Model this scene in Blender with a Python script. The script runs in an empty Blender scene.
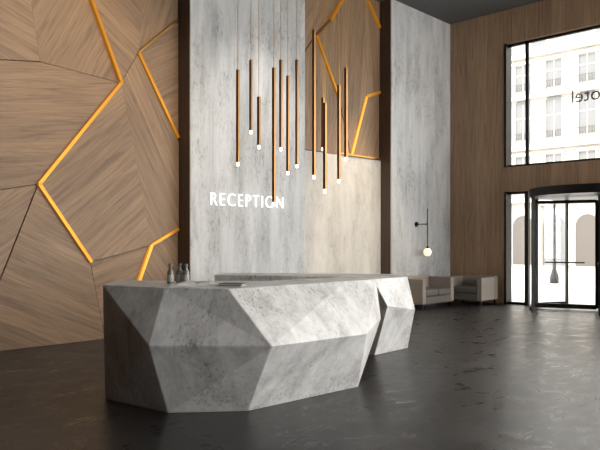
import bpy, bmesh, math, random
from mathutils import Vector, Matrix
random.seed(4)
C, S = 0.718, 0.696
def W(u, v, z):            # desk/pendant plan frame (turned 45.9 deg to the room)
    return Vector((C*v + S*u, S*v - C*u, z))

# ------------------------------------------------------------------ materials
def new_mat(name):
    m = bpy.data.materials.new(name); m.use_nodes = True
    nt = m.node_tree; return m, nt, nt.nodes, nt.links, nt.nodes['Principled BSDF']
def simple(name, col, rough=0.5, metal=0.0, emit=None, es=0.0):
    m, nt, N, L, b = new_mat(name)
    b.inputs['Base Color'].default_value = (*col, 1)
    b.inputs['Roughness'].default_value = rough
    b.inputs['Metallic'].default_value = metal
    if emit:
        b.inputs['Emission Color'].default_value = (*emit, 1)
        b.inputs['Emission Strength'].default_value = es
    nz = N.new('ShaderNodeTexNoise'); nz.inputs['Scale'].default_value = 30
    bp = N.new('ShaderNodeBump'); bp.inputs['Strength'].default_value = 0.03
    L.new(nz.outputs['Fac'], bp.inputs['Height']); L.new(bp.outputs['Normal'], b.inputs['Normal'])
    return m
def ramp(N, stops):
    r = N.new('ShaderNodeValToRGB'); cr = r.color_ramp
    while len(cr.elements) < len(stops): cr.elements.new(0.5)
    for e, (p, c) in zip(cr.elements, stops):
        e.position = p; e.color = (*c, 1)
    return r
def mth(N, L, op, a, b=None):
    n = N.new('ShaderNodeMath'); n.operation = op
    for i, x in enumerate((a, b)):
        if x is None: continue
        if isinstance(x, (int, float)): n.inputs[i].default_value = x
        else: L.new(x, n.inputs[i])
    return n.outputs[0]
def mix(N, L, mode, fac, a, b):
    n = N.new('ShaderNodeMix'); n.data_type = 'RGBA'; n.blend_type = mode
    for i, x in ((0, fac), (6, a), (7, b)):
        if isinstance(x, (int, float)): n.inputs[i].default_value = x
        elif isinstance(x, tuple): n.inputs[i].default_value = (*x, 1)
        else: L.new(x, n.inputs[i])
    return n.outputs[2]

def wood(name, angle, axis='Y', plank=0.17, c0=(0.145,0.082,0.042), c1=(0.345,0.222,0.125), rough=0.5, seed=0.0):
    """grain runs along local X of the rotated frame; angle in degrees in wall plane"""
    m, nt, N, L, b = new_mat(name)
    tc = N.new('ShaderNodeTexCoord')
    vr = N.new('ShaderNodeVectorRotate'); vr.rotation_type = 'AXIS_ANGLE'
    vr.inputs['Axis'].default_value = (0,1,0) if axis == 'Y' else (1,0,0)
    vr.inputs['Angle'].default_value = math.radians(angle)
    L.new(tc.outputs['Object'], vr.inputs['Vector'])
    sx = N.new('ShaderNodeSeparateXYZ'); L.new(vr.outputs[0], sx.inputs[0])
    along = sx.outputs['X'] if axis == 'Y' else sx.outputs['Z']
    cross = sx.outputs['Z'] if axis == 'Y' else sx.outputs['Y']
    q = mth(N, L, 'DIVIDE', cross, plank)
    idx = mth(N, L, 'FLOOR', q); fr = mth(N, L, 'FRACT', q)
    wn = N.new('ShaderNodeTexWhiteNoise'); wn.noise_dimensions = '1D'
    L.new(mth(N, L, 'ADD', idx, seed), wn.inputs['W'])
    cb = N.new('ShaderNodeCombineXYZ')
    L.new(mth(N, L, 'MULTIPLY', along, 1.1), cb.inputs[0])
    L.new(mth(N, L, 'MULTIPLY', cross, 16.0), cb.inputs[1])
    L.new(mth(N, L, 'ADD', mth(N, L, 'MULTIPLY', wn.outputs['Value'], 9.0), seed*3), cb.inputs[2])
    n1 = N.new('ShaderNodeTexNoise'); n1.inputs['Scale'].default_value = 1.0
    n1.inputs['Detail'].default_value = 8; n1.inputs['Roughness'].default_value = 0.72
    n1.inputs['Distortion'].default_value = 0.7
    L.new(cb.outputs[0], n1.inputs['Vector'])
    rp = ramp(N, [(0.3, c0), (0.5, tuple((x+y)/2*1.05 for x, y in zip(c0, c1))), (0.72, c1)])
    L.new(n1.outputs['Fac'], rp.inputs[0])
    br = mth(N, L, 'ADD', mth(N, L, 'MULTIPLY', wn.outputs['Value'], 0.25), 0.85)
    cc = N.new('ShaderNodeCombineColor')
    for i in range(3): L.new(br, cc.inputs[i])
    col = mix(N, L, 'MULTIPLY', 1.0, rp.outputs[0], cc.outputs[0])
    seam = mth(N, L, 'LESS_THAN', fr, 0.02)
    col = mix(N, L, 'MIX', mth(N, L, 'MULTIPLY', seam, 0.4), col, tuple(x*0.4 for x in c0))
    L.new(col, b.inputs['Base Color'])
    b.inputs['Roughness'].default_value = rough
    bp = N.new('ShaderNodeBump'); bp.inputs['Strength'].default_value = 0.12; bp.inputs['Distance'].default_value = 0.01
    L.new(n1.outputs['Fac'], bp.inputs['Height']); L.new(bp.outputs[0], b.inputs['Normal'])
    return m

def stone(name, dark, mid, light, vscale=(3.2,3.2,0.7), speck=0.5, rough=0.55, contrast=(0.3,0.5,0.7), base=1.0, sps=26, stain=0.35):
    m, nt, N, L, b = new_mat(name)
    tc = N.new('ShaderNodeTexCoord'); mp = N.new('ShaderNodeMapping')
    mp.inputs['Scale'].default_value = vscale
    L.new(tc.outputs['Object'], mp.inputs['Vector'])
    n1 = N.new('ShaderNodeTexNoise'); n1.inputs['Scale'].default_value = base; n1.inputs['Detail'].default_value = 10
    n1.inputs['Roughness'].default_value = 0.72; n1.inputs['Distortion'].default_value = 0.3
    L.new(mp.outputs[0], n1.inputs['Vector'])
    rp = ramp(N, [(contrast[0], dark), (contrast[1], mid), (contrast[2], light)])
    L.new(n1.outputs['Fac'], rp.inputs[0])
    # fine vertical streak specks, clustered
    mp2 = N.new('ShaderNodeMapping'); mp2.inputs['Scale'].default_value = (1,1,0.4)
    L.new(tc.outputs['Object'], mp2.inputs['Vector'])
    n2 = N.new('ShaderNodeTexNoise'); n2.inputs['Scale'].default_value = sps; n2.inputs['Detail'].default_value = 7
    n2.inputs['Roughness'].default_value = 0.75
    L.new(mp2.outputs[0], n2.inputs['Vector'])
    r2 = ramp(N, [(0.52, (0,0,0)), (0.61, (1,1,1))]); L.new(n2.outputs['Fac'], r2.inputs[0])
    mp3 = N.new('ShaderNodeMapping'); mp3.inputs['Scale'].default_value = (1.5,1.5,0.55); mp3.inputs['Location'].default_value=(3.1,7.7,1.3)
    L.new(tc.outputs['Object'], mp3.inputs['Vector'])
    n3 = N.new('ShaderNodeTexNoise'); n3.inputs['Scale'].default_value = 1.5; n3.inputs['Detail'].default_value=6; n3.inputs['Roughness'].default_value=.65
    L.new(mp3.outputs[0], n3.inputs['Vector'])
    r3 = ramp(N, [(0.46, (0,0,0)), (0.64, (1,1,1))]); L.new(n3.outputs['Fac'], r3.inputs[0])
    f = mth(N, L, 'MULTIPLY', mth(N, L, 'MULTIPLY', r2.outputs[0], mth(N, L, 'ADD', mth(N,L,'MULTIPLY',r3.outputs[0],.8), .2)), speck)
    col = mix(N, L, 'MIX', f, rp.outputs[0], tuple(x*0.45 for x in dark))
    col = mix(N, L, 'MULTIPLY', mth(N, L, 'MULTIPLY', r3.outputs[0], stain), col, (0.6,0.59,0.57))
    L.new(col, b.inputs['Base Color']); b.inputs['Roughness'].default_value = rough
    bp = N.new('ShaderNodeBump'); bp.inputs['Strength'].default_value = 0.1; bp.inputs['Distance'].default_value = 0.01
    L.new(n2.outputs['Fac'], bp.inputs['Height']); L.new(bp.outputs[0], b.inputs['Normal'])
    return m

def floor_mat():
    m, nt, N, L, b = new_mat('dark_slate_floor')
    tc = N.new('ShaderNodeTexCoord')
    mp = N.new('ShaderNodeMapping'); mp.inputs['Scale'].default_value = (1.0, 1.6, 1)
    mp.inputs['Rotation'].default_value = (0,0,math.radians(20))
    L.new(tc.outputs['Object'], mp.inputs['Vector'])
    n1 = N.new('ShaderNodeTexNoise'); n1.inputs['Scale'].default_value = 2.2; n1.inputs['Detail'].default_value = 15
    n1.inputs['Roughness'].default_value = 0.85; n1.inputs['Distortion'].default_value = 0.4
    L.new(mp.outputs[0], n1.inputs['Vector'])
    rp = ramp(N, [(0.36, (0.010,0.0095,0.009)), (0.5, (0.030,0.028,0.027)), (0.64, (0.078,0.073,0.069))])
    L.new(n1.outputs['Fac'], rp.inputs[0])
    br = N.new('ShaderNodeTexBrick'); br.offset = 0.5
    br.inputs['Scale'].default_value = 1.0; br.inputs['Brick Width'].default_value = 2.4
    br.inputs['Row Height'].default_value = 1.2; br.inputs['Mortar Size'].default_value = 0.009
    br.inputs['Color1'].default_value = (1,1,1,1); br.inputs['Color2'].default_value = (.66,.66,.66,1); br.inputs['Mortar'].default_value = (.3,.3,.3,1)
    L.new(tc.outputs['Object'], br.inputs['Vector'])
    L.new(mix(N, L, 'MULTIPLY', 1.0, rp.outputs[0], br.outputs['Color']), b.inputs['Base Color'])
    rr = N.new('ShaderNodeMapRange'); rr.inputs['From Min'].default_value=.35; rr.inputs['From Max'].default_value=.65
    rr.inputs['To Min'].default_value = 0.2; rr.inputs['To Max'].default_value = 0.48
    L.new(n1.outputs['Fac'], rr.inputs['Value']); L.new(rr.outputs[0], b.inputs['Roughness'])
    bp = N.new('ShaderNodeBump'); bp.inputs['Strength'].default_value = 0.3; bp.inputs['Distance'].default_value = 0.006
    L.new(n1.outputs['Fac'], bp.inputs['Height']); L.new(bp.outputs[0], b.inputs['Normal'])
    return m

def glass_mat(name, tint=(0.97,0.98,0.98), refl=0.05):
    m = bpy.data.materials.new(name); m.use_nodes = True
    nt = m.node_tree; N = nt.nodes; L = nt.links; N.clear()
    o = N.new('ShaderNodeOutputMaterial'); t = N.new('ShaderNodeBsdfTransparent'); g = N.new('ShaderNodeBsdfGlossy')
    t.inputs[0].default_value = (*tint, 1); g.inputs['Roughness'].default_value = 0.02
    mx = N.new('ShaderNodeMixShader'); lw = N.new('ShaderNodeLayerWeight'); lw.inputs[0].default_value = 0.2
    mu = N.new('ShaderNodeMath'); mu.operation = 'MULTIPLY_ADD'; mu.inputs[1].default_value = 0.4; mu.inputs[2].default_value = refl
    L.new(lw.outputs['Fresnel'], mu.inputs[0]); L.new(mu.outputs[0], mx.inputs[0])
    L.new(t.outputs[0], mx.inputs[1]); L.new(g.outputs[0], mx.inputs[2]); L.new(mx.outputs[0], o.inputs[0])
    return m

M_floor = floor_mat()
M_slab = stone('grey_marble_slab', (0.34,0.34,0.335), (0.48,0.48,0.475), (0.58,0.58,0.575), (3.0,3.0,0.35), 0.7, 0.5, stain=.4, contrast=(.33,.5,.66))
M_desk = stone('desk_travertine', (0.48,0.475,0.46), (0.68,0.675,0.66), (0.82,0.815,0.80), (4.6,4.6,1.5), 0.9, 0.45, stain=.3, sps=34, contrast=(.33,.5,.66))
M_plaster = stone('warm_concrete', (0.42,0.39,0.35), (0.52,0.49,0.445), (0.59,0.56,0.51), (1.8,1.8,0.6), 0.5, 0.6, contrast=(.35,.5,.65))
M_ceil = simple('ceiling_grey', (0.11,0.11,0.11), 0.8)
M_gold = simple('brass_trim', (0.6,0.33,0.09), 0.3, 1.0)
M_led = simple('amber_led', (0.42,0.19,0.02), 0.35, 0.7, (1.0,0.36,0.02), 0.22)
M_led_hot = simple('amber_led_bright', (0.7,0.33,0.04), 0.4, 0.3, (1.0,0.42,0.03), 0.55)
M_bronze = simple('bronze_tube', (0.34,0.185,0.075), 0.28, 0.95)
M_black = simple('black_metal', (0.02,0.019,0.018), 0.4, 0.7)
M_white_em = simple('sign_light', (1,1,1), 0.5, 0, (1,0.97,0.92), 1.3)
M_tip = simple('pendant_tip_light', (1,1,1), 0.5, 0, (1,0.88,0.72), 2.5)
M_globe = simple('opal_globe', (1,0.9,0.75), 0.4, 0, (1,0.78,0.45), 1.1)
M_fabric = simple('beige_fabric', (0.25,0.215,0.18), 0.9)
M_fabric_d = simple('taupe_fabric', (0.12,0.105,0.09), 0.9)
M_glass = glass_mat('clear_glass')
M_text = simple('sign_vinyl', (0.09,0.085,0.08), 0.6)
M_dark_wood = wood('dark_wood', 90, 'Y', 0.3, (0.03,0.016,0.01), (0.085,0.045,0.026))
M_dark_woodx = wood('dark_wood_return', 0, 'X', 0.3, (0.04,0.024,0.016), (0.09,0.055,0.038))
M_woodx = wood('window_wall_oak', 0, 'X', 0.32, (0.21,0.125,0.07), (0.43,0.285,0.175))

# ------------------------------------------------------------------ mesh helper
class MB:
    def __init__(s): s.v=[]; s.f=[]; s.mi=[]; s.sm=[]
    def add(s, vs, fs, mi=0, sm=False):
        o=len(s.v); s.v += [tuple(x) for x in vs]
        for f in fs: s.f.append(tuple(i+o for i in f)); s.mi.append(mi); s.sm.append(sm)
    def box(s, x0,x1,y0,y1,z0,z1, mi=0):
        s.add([(x0,y0,z0),(x1,y0,z0),(x1,y1,z0),(x0,y1,z0),(x0,y0,z1),(x1,y0,z1),(x1,y1,z1),(x0,y1,z1)],
              [(0,3,2,1),(4,5,6,7),(0,1,5,4),(1,2,6,5),(2,3,7,6),(3,0,4,7)], mi)
    def bar(s, a, b, w, d, nrm, mi=0):
        a=Vector(a); b=Vector(b); t=(b-a).normalized(); n=Vector(nrm).normalized(); c=t.cross(n).normalized()*w/2; n=n*d/2
        s.add([a-c-n,a+c-n,a+c+n,a-c+n,b-c-n,b+c-n,b+c+n,b-c+n],
              [(0,3,2,1),(4,5,6,7),(0,1,5,4),(1,2,6,5),(2,3,7,6),(3,0,4,7)], mi)
    def cyl(s, a, b, r0, r1=None, n=16, mi=0, caps=True):
        r1 = r0 if r1 is None else r1
        a=Vector(a); b=Vector(b); t=(b-a).normalized(); x=t.orthogonal().normalized(); y=t.cross(x)
        vs=[]
        for p, r in ((a,r0),(b,r1)):
            for i in range(n):
                q=2*math.pi*i/n; vs.append(p+(x*math.cos(q)+y*math.sin(q))*r)
        s.add(vs, [(i,(i+1)%n,n+(i+1)%n,n+i) for i in range(n)], mi, True)
        if caps: s.add(vs, [tuple(range(n))[::-1], tuple(range(n,2*n))], mi)
    def lathe(s, c, prof, n=20, mi=0):
        vs=[]
        for r,z in prof:
            for i in range(n):
                q=2*math.pi*i/n; vs.append((c[0]+r*math.cos(q), c[1]+r*math.sin(q), c[2]+z))
        fs=[]
        for k in range(len(prof)-1):
            for i in range(n): fs.append((k*n+i,k*n+(i+1)%n,(k+1)*n+(i+1)%n,(k+1)*n+i))
        s.add(vs, fs, mi, True)
    def obj(s, name, mats, bevel=0, recalc=True, parent=None, segs=2):
        me=bpy.data.meshes.new(name); me.from_pydata(s.v,[],s.f)
        for m in mats: me.materials.append(m)
        for p,mi,sm in zip(me.polygons,s.mi,s.sm): p.material_index=mi; p.use_smooth=sm
        if recalc:
            bm=bmesh.new(); bm.from_mesh(me); bmesh.ops.remove_doubles(bm, verts=bm.verts, dist=1e-5) if bevel else None
            bmesh.ops.recalc_face_normals(bm, faces=bm.faces); bm.to_mesh(me); bm.free()
        o=bpy.data.objects.new(name, me); bpy.context.collection.objects.link(o)
        if bevel:
            md=o.modifiers.new('bevel','BEVEL'); md.width=bevel; md.segments=segs; md.limit_method='ANGLE'; md.angle_limit=math.radians(20)
        if parent: o.parent=parent
        return o
def empty(name, loc=(0,0,0)):
    e=bpy.data.objects.new(name,None); bpy.context.collection.objects.link(e); e.location=loc; e.empty_display_size=0.2
    return e

XW=14.9; ZC=7.1; YB=9.5; YS=-9.0; X0=-4.0
# ------------------------------------------------------------------ shell
b=MB(); b.box(X0-.2,XW+.3,YS,YB+.2,-0.2,0); b.obj('floor',[M_floor])
b=MB(); b.box(X0-.2,XW+.3,YS,YB+.2,ZC,ZC+.25); b.obj('ceiling',[M_ceil])
b=MB(); b.box(X0-.2,XW+.3,YB,YB+.2,0,ZC); b.obj('wall_back',[M_dark_wood])
b=MB(); b.box(X0-.2,X0,YS,YB,0,ZC); b.obj('wall_left',[M_dark_wood])
b=MB(); b.box(X0,2.0,YS,YS+.2,0,ZC); b.obj('light_block_front',[M_dark_wood])  # unseen partial wall, added to block daylight and darken the left side

# protruding stone slabs (front face stone, returns dark wood)
def slab(name,x0,x1,yf):
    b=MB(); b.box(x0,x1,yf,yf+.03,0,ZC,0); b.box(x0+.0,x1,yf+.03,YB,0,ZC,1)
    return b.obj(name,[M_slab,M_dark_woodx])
slab('wall_stone_slab',6.69,9.48,9.05)
slab('wall_stone_slab.001',12.36,XW,9.05)
b=MB(); b.box(9.48,12.36,9.36,YB,0,3.40); b.obj('wall_concrete_recess',[M_plaster])

# faceted wood panels
def panels(name, polys, yf, thick, lift=()):
    root=empty(name)
    for i,(pts,ang) in enumerate(polys):
        q=[]
        n=len(pts)
        area=sum(pts[k][0]*pts[(k+1)%n][1]-pts[(k+1)%n][0]*pts[k][1] for k in range(n))
        if area<0: pts=pts[::-1]
        g=0.006
        for k in range(n):
            p0=Vector(pts[k-1]);p=Vector(pts[k]);p1=Vector(pts[(k+1)%n])
            e0=(p-p0).normalized(); e1=(p1-p).normalized()
            n0=Vector((-e0.y,e0.x)); n1=Vector((-e1.y,e1.x)); bis=(n0+n1); 
            d=bis/max(0.3,bis.dot(n0)) * g
            q.append(p+d)
        b=MB()
        y0=yf-(lift[i] if i<len(lift) else 0)
        vs=[(p.x,y0,p.y) for p in q]+[(p.x,yf+thick,p.y) for p in q]
        b.add(vs,[tuple(range(n)),tuple(range(n,2*n))[::-1]]+[(k,(k+1)%n,n+(k+1)%n,n+k) for k in range(n)])
        m=wood(f'oak_grain_{name}_{i}',ang,'Y',0.17 if i%2 else 0.24,seed=i*1.7+len(polys))
        b.obj(f'panel_{i+1}',[m],parent=root)
    return root
a=(5.57,4.06);bb=(4.23,2.36);cc=(5.05,1.21);d=(5.88,4.60);e=(6.69,3.25);f=(6.13,1.47);g=(5.88,.86);h=(6.69,1.75)
t=(4.24,7.1);k=(4.26,4.14)
XL=0.5
p_left=panels('wall_panel_faceted_oak',[
 ([(XL,7.1),(3.8,7.1),k,(XL,3.6)],-20),
 ([(3.8,7.1),t,a,k],62),
 ([(XL,3.6),k,a,bb,(XL,1.6)],8),
 ([(XL,1.6),bb,(3.3,0),(XL,0)],35),
 ([bb,cc,(5.3,0),(3.3,0)],-25),
 ([a,bb,cc,f],40),
 ([a,f,h,e,d],-62),
 ([cc,f,g,(5.75,0),(5.3,0)],20),
 ([f,h,(6.69,0),(5.75,0),g],-50),
 ([t,a,d,(6.2,7.1)],-35),
 ([d,(6.69,5.35),(6.69,7.1),(6.2,7.1)],70),
 ([d,e,(6.69,5.35)],30)],9.40,.10,(0.02,0.0,0.015,0.0,0.02,0.05,0.03,0.01,0.0,0.04,0.0,0.01))
p_up=panels('wall_panel_upper_oak',[
 ([(9.48,3.41),(11.29,3.41),(10.89,4.6),(10.14,5.83),(9.48,5.0)],88),
 ([(9.48,5.0),(10.14,5.83),(10.6,6.25),(11.2,7.1),(9.48,7.1)],60),
 ([(10.14,5.83),(10.89,4.6),(11.29,3.41),(11.82,4.81),(11.82,7.1),(11.2,7.1),(10.6,6.25)],84),
 ([(11.29,3.41),(12.36,3.41),(12.36,5.0),(11.82,4.81)],70),
 ([(11.82,4.81),(12.36,5.0),(12.36,7.1),(11.82,7.1)],95)],9.40,.10,(0.03,0.0,0.04,0.0,0.02))
def strips(root, segs, w=.05):
    for i,(p,q,mi) in enumerate(segs):
        b=MB()
        b.bar((p[0],9.367,p[1]),(q[0],9.367,q[1]),w*(1.0 if mi!=1 else 0.6),.07,(0,1,0),0)
        b.obj(f'light_strip_{i+1}',[(M_led,M_gold,M_led_hot)[mi]],parent=root)
strips(p_left,[((4.26,7.05),a,0),(a,bb,0),(bb,cc,0),(d,(6.66,3.3),0),(g,f,2),(f,(6.66,1.74),0),(d,(6.66,5.32),1)],.05)
strips(p_up,[((10.14,5.83),(10.89,4.6),0),((10.14,5.83),(10.6,6.25),1),((10.6,6.25),(11.18,7.07),0),
   ((11.29,3.43),(11.82,4.81),2),((11.82,4.81),(12.33,4.99),0),((10.85,3.43),(12.33,3.43),1),((11.84,7.05),(12.33,6.49),0)],.065)

# window wall  (plane x = XW)
b=MB()
b.box(XW,XW+.3,7.55,YB,0,ZC)           # solid oak bay next to corner
b.box(XW,XW+.3,YS,7.55,6.28,ZC)        # head
b.box(XW-.04,XW+.3,YS,7.55,2.71,3.30)  # transom
b.obj('wall_right',[M_woodx])
# dark reveal/frame
b=MB()
b.box(XW-.02,XW+.26,7.50,7.555,0,2.71); b.box(XW-.02,XW+.26,7.50,7.555,3.3,6.28)
for y in (7.04,3.2,-0.4,-4.0):
    b.box(XW+.10,XW+.17,y-.035,y+.035,3.3,6.28)
b.box(XW+.10,XW+.17,YS,7.5,3.3,3.36); b.box(XW+.10,XW+.17,YS,7.5,6.22,6.28)
for y in (7.04,3.75,3.2,-0.4,-4.0):
    b.box(XW+.08,XW+.18,y-.045,y+.045,0,2.71)
b.box(XW+.10,XW+.17,7.04,7.5,0,.06); b.box(XW+.10,XW+.17,7.04,7.5,2.65,2.71); b.box(XW+.10,XW+.17,YS,3.75,0,.06)
b.obj('window_frame',[M_black])
b=MB(); b.box(XW+.13,XW+.14,YS,7.5,3.36,6.22); b.obj('window_1',[M_glass])
b=MB(); b.box(XW+.13,XW+.14,7.08,7.5,.06,2.65); b.obj('window_2',[M_glass])
b=MB(); b.box(XW+.13,XW+.14,YS,3.7,.06,2.65); b.obj('window_3',[M_glass])

# revolving door
door=empty('door_1',(XW,5.33,0))
R=1.42
b=MB(); n=40
b.cyl((0,0,2.50),(0,0,2.68),R+.04,n=48); 
b.obj('header_drum',[M_black],parent=door)
b=MB(); b.cyl((0,0,0.0),(0,0,2.50),.035)
for q0 in (20,110,200,290):
    q=math.radians(q0); dx,dy=math.cos(q),math.sin(q); nn=(-dy,dx,0)
    p=lambda r,z:(dx*r,dy*r,z)
    b.bar(p(.06,.05),p(.06,2.42),.06,.04,nn); b.bar(p(R-.08,.05),p(R-.08,2.42),.06,.04,nn)
    b.bar(p(.06,.08),p(R-.08,.08),.1,.04,nn); b.bar(p(.06,2.40),p(R-.08,2.40),.07,.04,nn)
    b.bar(p(.3,1.05),p(R-.3,1.05),.03,.08,nn)
b.obj('wing_frames',[M_black],parent=door)
b=MB()
for q0 in (20,110,200,290):
    q=math.radians(q0); dx,dy=math.cos(q),math.sin(q)
    b.add([(dx*.09,dy*.09,.12),(dx*(R-.11),dy*(R-.11),.12),(dx*(R-.11),dy*(R-.11),2.37),(dx*.09,dy*.09,2.37)],[(0,1,2,3)])
for c0 in (50,230):
    for i in range(12):
        q1=math.radians(c0+i*80/12); q2=math.radians(c0+(i+1)*80/12)
        b.add([(R*math.cos(q1),R*math.sin(q1),.06),(R*math.cos(q2),R*math.sin(q2),.06),(R*math.cos(q2),R*math.sin(q2),2.50),(R*math.cos(q1),R*math.sin(q1),2.50)],[(0,1,2,3)])
b.obj('glass_panes',[M_glass],recalc=False,parent=door)
b=MB()
for q0 in (50,90,130,230,270,310):
    q=math.radians(q0); b.bar((R*math.cos(q),R*math.sin(q),0),(R*math.cos(q),R*math.sin(q),2.50),.06,.06,(math.cos(q),math.sin(q),0))
for c0 in (50,230):
    for i in range(12):
        q1=math.radians(c0+i*80/12); q2=math.radians(c0+(i+1)*80/12)
        b.bar((R*math.cos(q1),R*math.sin(q1),.04),(R*math.cos(q2),R*math.sin(q2),.04),.08,.06,(math.cos(q1),math.sin(q1),0))
b.obj('drum_posts',[M_black],parent=door)

def text(name,body,size,loc,rot,mat,ext=.01,off=0.0,spacing=1.0,align='LEFT'):
    cu=bpy.data.curves.new(name,'FONT'); cu.body=body; cu.size=size; cu.extrude=ext; cu.offset=off; cu.space_character=spacing; cu.align_x=align
    o=bpy.data.objects.new(name,cu); bpy.context.collection.objects.link(o); o.location=loc; o.rotation_euler=rot
    cu.materials.append(mat); return o
text('hotel_window_lettering','hotel',.42,(XW+.15,6.02,4.66),(math.pi/2,0,math.pi/2),M_text,.003,0,1.0,'RIGHT')
rs=text('reception_sign','RECEPTION',.33,(7.08,9.03,2.15),(math.pi/2,0,0),M_white_em,.012,-0.009,1.24)
bpy.context.view_layer.update()
wd=rs.dimensions.x; rs.scale.x=1.74/wd

# ------------------------------------------------------------------ reception desk
desk=empty('reception_desk')
def faceted(name,V,F):
    keys=list(V); b=MB(); b.add([W(*V[k2]) for k2 in keys],[tuple(keys.index(x) for x in ff.split()) for ff in F])
    return b.obj(name,[M_desk],bevel=.006,parent=desk,segs=1)
H=1.13
V={'T0':(-1.9,6.95,H),'T1':(-1.84,6.16,H),'T2':(-1.19,5.83,H),'T3':(-.616,5.68,H),'T4':(.461,6.76,H),'T5':(.818,7.1,H),'T6':(.72,7.75,H),'T7':(-.35,6.8,H),'T8':(-1.2,6.75,H),
'M1':(-1.27,5.55,.66),'M2':(-.229,5.4,.68),'M3':(.65,6.4,.64),'M4':(.86,7.0,.72),
'B0':(-1.85,7.0,0),'B1':(-1.90,6.43,0),'B2':(-1.18,5.91,0),'B3':(-.47,5.98,0),'B4':(.61,6.96,0),'B5':(.6,7.6,0),'B6':(-.3,6.95,0),'B7':(-1.2,6.85,0)}
F=['T1 B1 M1','T1 M1 T2','M1 B1 B2','T2 M1 M2','T2 M2 T3','M1 B2 M2','B2 B3 M2','T3 M2 T4','M2 M3 T4','M2 B3 M3','B3 B4 M3','T4 M3 T5','M3 M4 T5','M3 B4 M4',
'T5 M4 T6','M4 B4 B5','M4 B5 T6','T6 B5 B6 T7','T7 B6 B7 T8','T8 B7 B0 T0','T0 B0 B1 T1','T0 T1 T2 T3 T4 T5 T6 T7 T8','B0 B1 B2 B3 B4 B5 B6 B7']
faceted('front_counter',V,F)
H=1.04
V={'a':(-1.26,9.7,H),'b':(.5,9.2,H),'c':(.95,8.6,H),'e':(1.5,9.2,H),'f':(1.4,9.9,H),'g':(-1.2,10.3,H),'m1':(1.13,8.5,.70),'m2':(1.57,9.0,.6),
'A':(-1.2,9.8,0),'B':(.5,9.4,0),'C':(1.0,8.85,0),'E':(1.55,9.47,0),'Q':(1.4,10,0),'G':(-1.2,10.25,0)}
F=['c m1 e','m1 m2 e','c C m1','m1 C E','m1 E m2','e m2 f','m2 E Q','m2 Q f','b B C c','a A B b','g G A a','f Q G g','a b c e f g','A B C E Q G']
faceted('back_counter',V,F)

# things on the counter
for i,(u,v) in enumerate(((-1.245,6.35),(-1.17,6.42),(-1.10,6.38))):
    nm='glass_bottle' if i==0 else f'glass_bottle.{i:03d}'
    p=W(u,v,1.13); b=MB()
    b.lathe((p.x,p.y,p.z+.001),[(0.0,0),(.030,0),(.032,.01),(.032,.10),(.028,.12),(.016,.135),(.016,.165),(.02,.17),(.02,.19),(.0,.19)],20,0)
    b.lathe((p.x,p.y,p.z+.001),[(.0325,.02),(.0325,.085)],20,1)
    b.obj(nm,[simple('bottle_glass_%d'%i,(0.16,0.16,0.15),.12),simple('bottle_label_%d'%i,(0.35,0.34,0.31),.6)])
def flat_item(name,u,v,w,dp,th,ang,mats):
    p=W(u,v,1.131); r=empty(name,(p.x,p.y,p.z)); r.rotation_euler=(0,0,math.radians(ang-45.9)); 
    return r
r=flat_item('open_magazine',-.98,6.18,.4,.3,.01,8,None)
b=MB(); npg=10
for sgn in (-1,1):
    top=[]
    for i in range(npg+1):
        x=i/npg*.22; z=.004+.022*math.sin(min(1,i/npg*1.2)*math.pi)*.8+.004
        top.append((sgn*x,z))
    vs=[(x,-.15,z) for x,z in top]+[(x,.15,z) for x,z in top]+[(x,-.15,0) for x,z in top]+[(x,.15,0) for x,z in top]
    m=npg+1
    fs=[]
    for i in range(npg): fs+=[(i,i+1,m+i+1,m+i),(2*m+i,3*m+i,3*m+i+1,2*m+i+1),(i,2*m+i,2*m+i+1,i+1),(m+i,m+i+1,3*m+i+1,3*m+i)]
    fs+=[(npg,2*m+npg,3*m+npg,m+npg)]
    b.add(vs,fs)
b.obj('pages',[simple('paper',(0.7,0.69,0.66),.7)],parent=r)
r=flat_item('brochure_stack',-.62,6.02,.2,.2,.02,-12,None)
b=MB()
for i in range(4): b.box(-.11+i*.004,.11+i*.004,-.08,.08,i*.007,i*.007+.006,i%2)
b.obj('brochures',[simple('brochure_white',(0.6,0.6,0.58),.6),simple('brochure_dark',(0.06,0.06,0.06),.5)],parent=r)

# ------------------------------------------------------------------ pendants
P=[(238,7.6,70,165),(251,8.2,60,133),(259,7.4,97,148),(274,7.2,68,205),(281,8.0,60,150),(288,7.8,76,174),(297,8.3,60,167),(314,7.3,30,178),(325,7.0,103,192),(323,8.0,98,150),(339,7.7,85,182),(346,7.4,68,160)]
pend=empty('pendant_light_cluster')
b=MB()
for x,v,yt,yb in P:
    u=(x-300)/660*v; zt=1.55+(240-yt)*v/660; zb=1.55+(240-yb)*v/660
    p=W(u,v,0)
    b.cyl((p.x,p.y,zb+.03),(p.x,p.y,zt),.022,n=14,mi=0)
    b.cyl((p.x,p.y,zt),(p.x,p.y,ZC-.02),.0035,n=6,mi=1)
    b.cyl((p.x,p.y,zb-.01),(p.x,p.y,zb+.03),.017,n=14,mi=2)
    b.cyl((p.x,p.y,ZC-.03),(p.x,p.y,ZC),.05,n=14,mi=1)
b.obj('pendant_tubes',[M_bronze,M_gold,M_tip],parent=pend)

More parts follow.
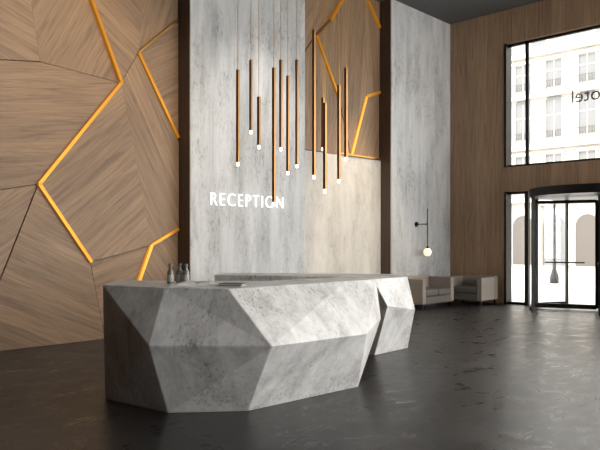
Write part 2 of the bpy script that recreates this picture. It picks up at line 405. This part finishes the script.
# ------------------------------------------------------------------ sofas
def sofa(name,loc,rot,w,dp,h):
    """front faces local -Y"""
    r=empty(name,loc); r.rotation_euler=(0,0,rot)
    t=.13
    b=MB(); b.box(-w/2,w/2,dp/2-.16,dp/2,.12,h); b.obj('backrest',[M_fabric],bevel=.025,parent=r,segs=3)
    b=MB(); b.box(-w/2,-w/2+t,-dp/2,dp/2-.16,.12,h-.02); b.box(w/2-t,w/2,-dp/2,dp/2-.16,.12,h-.02); b.obj('arms',[M_fabric],bevel=.02,parent=r,segs=3)
    b=MB(); b.box(-w/2+t,w/2-t,-dp/2+.01,dp/2-.16,.12,.28); b.obj('base',[M_fabric_d],bevel=.01,parent=r)
    b=MB(); nn=2 if w>1.1 else 1; cw=(w-2*t)/nn
    for i in range(nn): b.box(-w/2+t+i*cw+.004,-w/2+t+(i+1)*cw-.004,-dp/2,dp/2-.17,.285,.43)
    b.obj('seat_cushions',[M_fabric_d],bevel=.03,parent=r,segs=3)
    b=MB(); 
    for sx in (-1,1):
        for sy in (-1,1): b.box(sx*(w/2-.06)-.018,sx*(w/2-.06)+.018,sy*(dp/2-.06)-.018,sy*(dp/2-.06)+.018,0,.12)
    b.box(-w/2+.04,w/2-.04,-dp/2+.03,-dp/2+.06,.10,.12); b.box(-w/2+.04,w/2-.04,dp/2-.06,dp/2-.03,.10,.12)
    b.obj('legs',[M_black],parent=r)
    return r
sofa('lounge_sofa',(13.0,8.58,0),0,1.3,.78,.70)
sofa('lounge_armchair',(14.42,8.17,0),-math.pi/2,.98,.80,.68)

# wall lamp
r=empty('wall_lamp',(13.35,9.05,0))
b=MB()
b.cyl((0,0,1.93),(0,-.03,1.93),.06,n=24); b.cyl((0,-.03,1.93),(.10,-.26,1.93),.010,n=10)
b.cyl((.10,-.26,1.38),(.10,-.26,2.30),.011,n=10); b.cyl((.10,-.26,1.34),(.10,-.26,1.40),.03,n=16)
b.obj('arm_and_rod',[M_black],parent=r)
b=MB(); b.lathe((.10,-.26,1.26),[(.095*math.sin(math.pi*i/14),-.095*math.cos(math.pi*i/14)) for i in range(15)],24); b.obj('globe',[M_globe],parent=r)

# ------------------------------------------------------------------ exterior
M_pave=simple('pavement',(0.40,0.39,0.37),.8)
M_fac=simple('limestone_facade',(0.40,0.37,0.325),.85)
M_fac2=simple('limestone_trim',(0.55,0.51,0.455),.85)
M_win=simple('facade_window_glass',(0.13,0.13,0.13),.25)
M_roof=simple('zinc_roof',(0.18,0.19,0.21),.5)
M_shop=simple('shop_front',(0.08,0.068,0.058),.5)
b=MB(); b.box(XW+.3,70,-30,60,-.25,-.05); b.obj('street_ground',[M_pave])
b=MB(); FX=40
b.box(FX,FX+8,-20,50,-.05,13.2,0)
for zc in (3.9,7.2,10.4,13.0): b.box(FX-.35,FX,-20,50,zc,zc+.28,1)
for j in range(35):
    y=-19+j*2.0
    for z in (4.6,7.9,11.0):
        hh=2.2 if z<11 else 1.6
        b.box(FX-.02,FX+.02,y-.5,y+.5,z,z+hh,2)
        if z==7.9:   # arched heads on the main floor
            pts=[(y-.5*math.cos(math.pi*i/8),z+hh+.5*math.sin(math.pi*i/8)) for i in range(9)]
            b.add([(FX-.025,q[0],q[1]) for q in pts],[tuple(range(9))],2)
        else: b.box(FX-.2,FX,y-.7,y+.7,z+hh+.05,z+hh+.22,1)
        b.box(FX-.12,FX-.0,y-.62,y-.5,z-.05,z+hh+.1,1); b.box(FX-.12,FX,y+.5,y+.62,z-.05,z+hh+.1,1)
        b.box(FX-.05,FX-.02,y-.03,y+.03,z,z+hh,1)
        b.box(FX-.05,FX-.02,y-.5,y+.5,z+hh*.6,z+hh*.6+.06,1)
        for q in range(7): b.box(FX-.30,FX-.27,y-.55+q*.18,y-.53+q*.18,z-.4,z+.35,5)
        b.box(FX-.32,FX-.26,y-.6,y+.6,z+.33,z+.38,5)
    pts=[(y-.7,0)]+[(y-.7*math.cos(math.pi*i/10),2.4+.7*math.sin(math.pi*i/10)) for i in range(11)]+[(y+.7,0)]
    b.add([(FX-.03,p[0],p[1]) for p in pts],[tuple(range(len(pts)))],5 if j%3 else 2)
    b.box(FX-.18,FX,y+.85,y+1.15,0,3.7,1)
b.add([(FX,-20,13.3),(FX,50,13.3),(FX+2,50,17),(FX+2,-20,17)],[(0,1,2,3)],4)
for j in range(18):
    y=-18+j*4; b.box(FX-.05,FX+1.5,y-.7,y+.7,13.4,15.6,1); b.box(FX-.08,FX-.04,y-.45,y+.45,13.7,15.2,2)
b.obj('street_building',[M_fac,M_fac2,M_win,M_fac2,M_roof,M_shop],recalc=False)
b=MB(); p=(24.0,10.2,-.05)
b.lathe(p,[(.0,0),(.16,0),(.16,.25),(.08,.5),(.05,.9),(.04,3.2),(.07,3.3),(.03,3.4)],14,0)
b.lathe(p,[(.03,3.4),(.12,3.5),(.2,3.95),(.02,4.15),(0,4.2)],8,1)
b.obj('street_lamp',[M_black,M_fac2])

# ------------------------------------------------------------------ lights
w=bpy.data.worlds.new('sky'); bpy.context.scene.world=w; w.use_nodes=True
bg=w.node_tree.nodes['Background']; bg.inputs[0].default_value=(1.0,0.98,0.95,1); bg.inputs[1].default_value=7.0
def light(name,typ,loc,energy,col,target=None,**kw):
    l=bpy.data.lights.new(name,typ); l.energy=energy; l.color=col
    for k2,v2 in kw.items(): setattr(l,k2,v2)
    o=bpy.data.objects.new(name,l); bpy.context.collection.objects.link(o); o.location=loc
    if target is not None:
        o.rotation_euler=(Vector(target)-Vector(loc)).to_track_quat('-Z','Y').to_euler()
    return o
light('sun','SUN',(0,0,30),5.0,(1,.96,.9),target=(26,3,5),angle=.02)
light('ceiling_spot_sign','SPOT',(8.2,6.4,6.9),500,(1,.95,.9),target=(8.2,9.1,2.6),spot_size=1.0,spot_blend=.9,shadow_soft_size=.15)
light('ceiling_spot_recess','SPOT',(11.0,7.2,6.9),1400,(1,.84,.64),target=(11.4,9.4,1.2),spot_size=.7,spot_blend=.95,shadow_soft_size=.15)
light('ceiling_spot_panels','SPOT',(4.2,5.6,6.9),600,(1,.82,.62),target=(5.0,9.4,3.4),spot_size=1.1,spot_blend=.9,shadow_soft_size=.15)
light('desk_key_light','SPOT',(10.5,-1.5,6.9),1300,(1,.96,.92),target=(5.0,4.8,.7),spot_size=.65,spot_blend=.9,shadow_soft_size=.6)  # unseen key light from the right, added to brighten the desk facets

bpy.context.scene.view_settings.view_transform='Standard'
cam=bpy.data.cameras.new('camera'); co=bpy.data.objects.new('camera',cam); bpy.context.collection.objects.link(co)
co.location=(0,0,1.55); co.rotation_euler=(math.pi/2,0,math.radians(-45.9)); cam.sensor_width=36; cam.lens=39.6; cam.shift_y=0.025
bpy.context.scene.camera=co
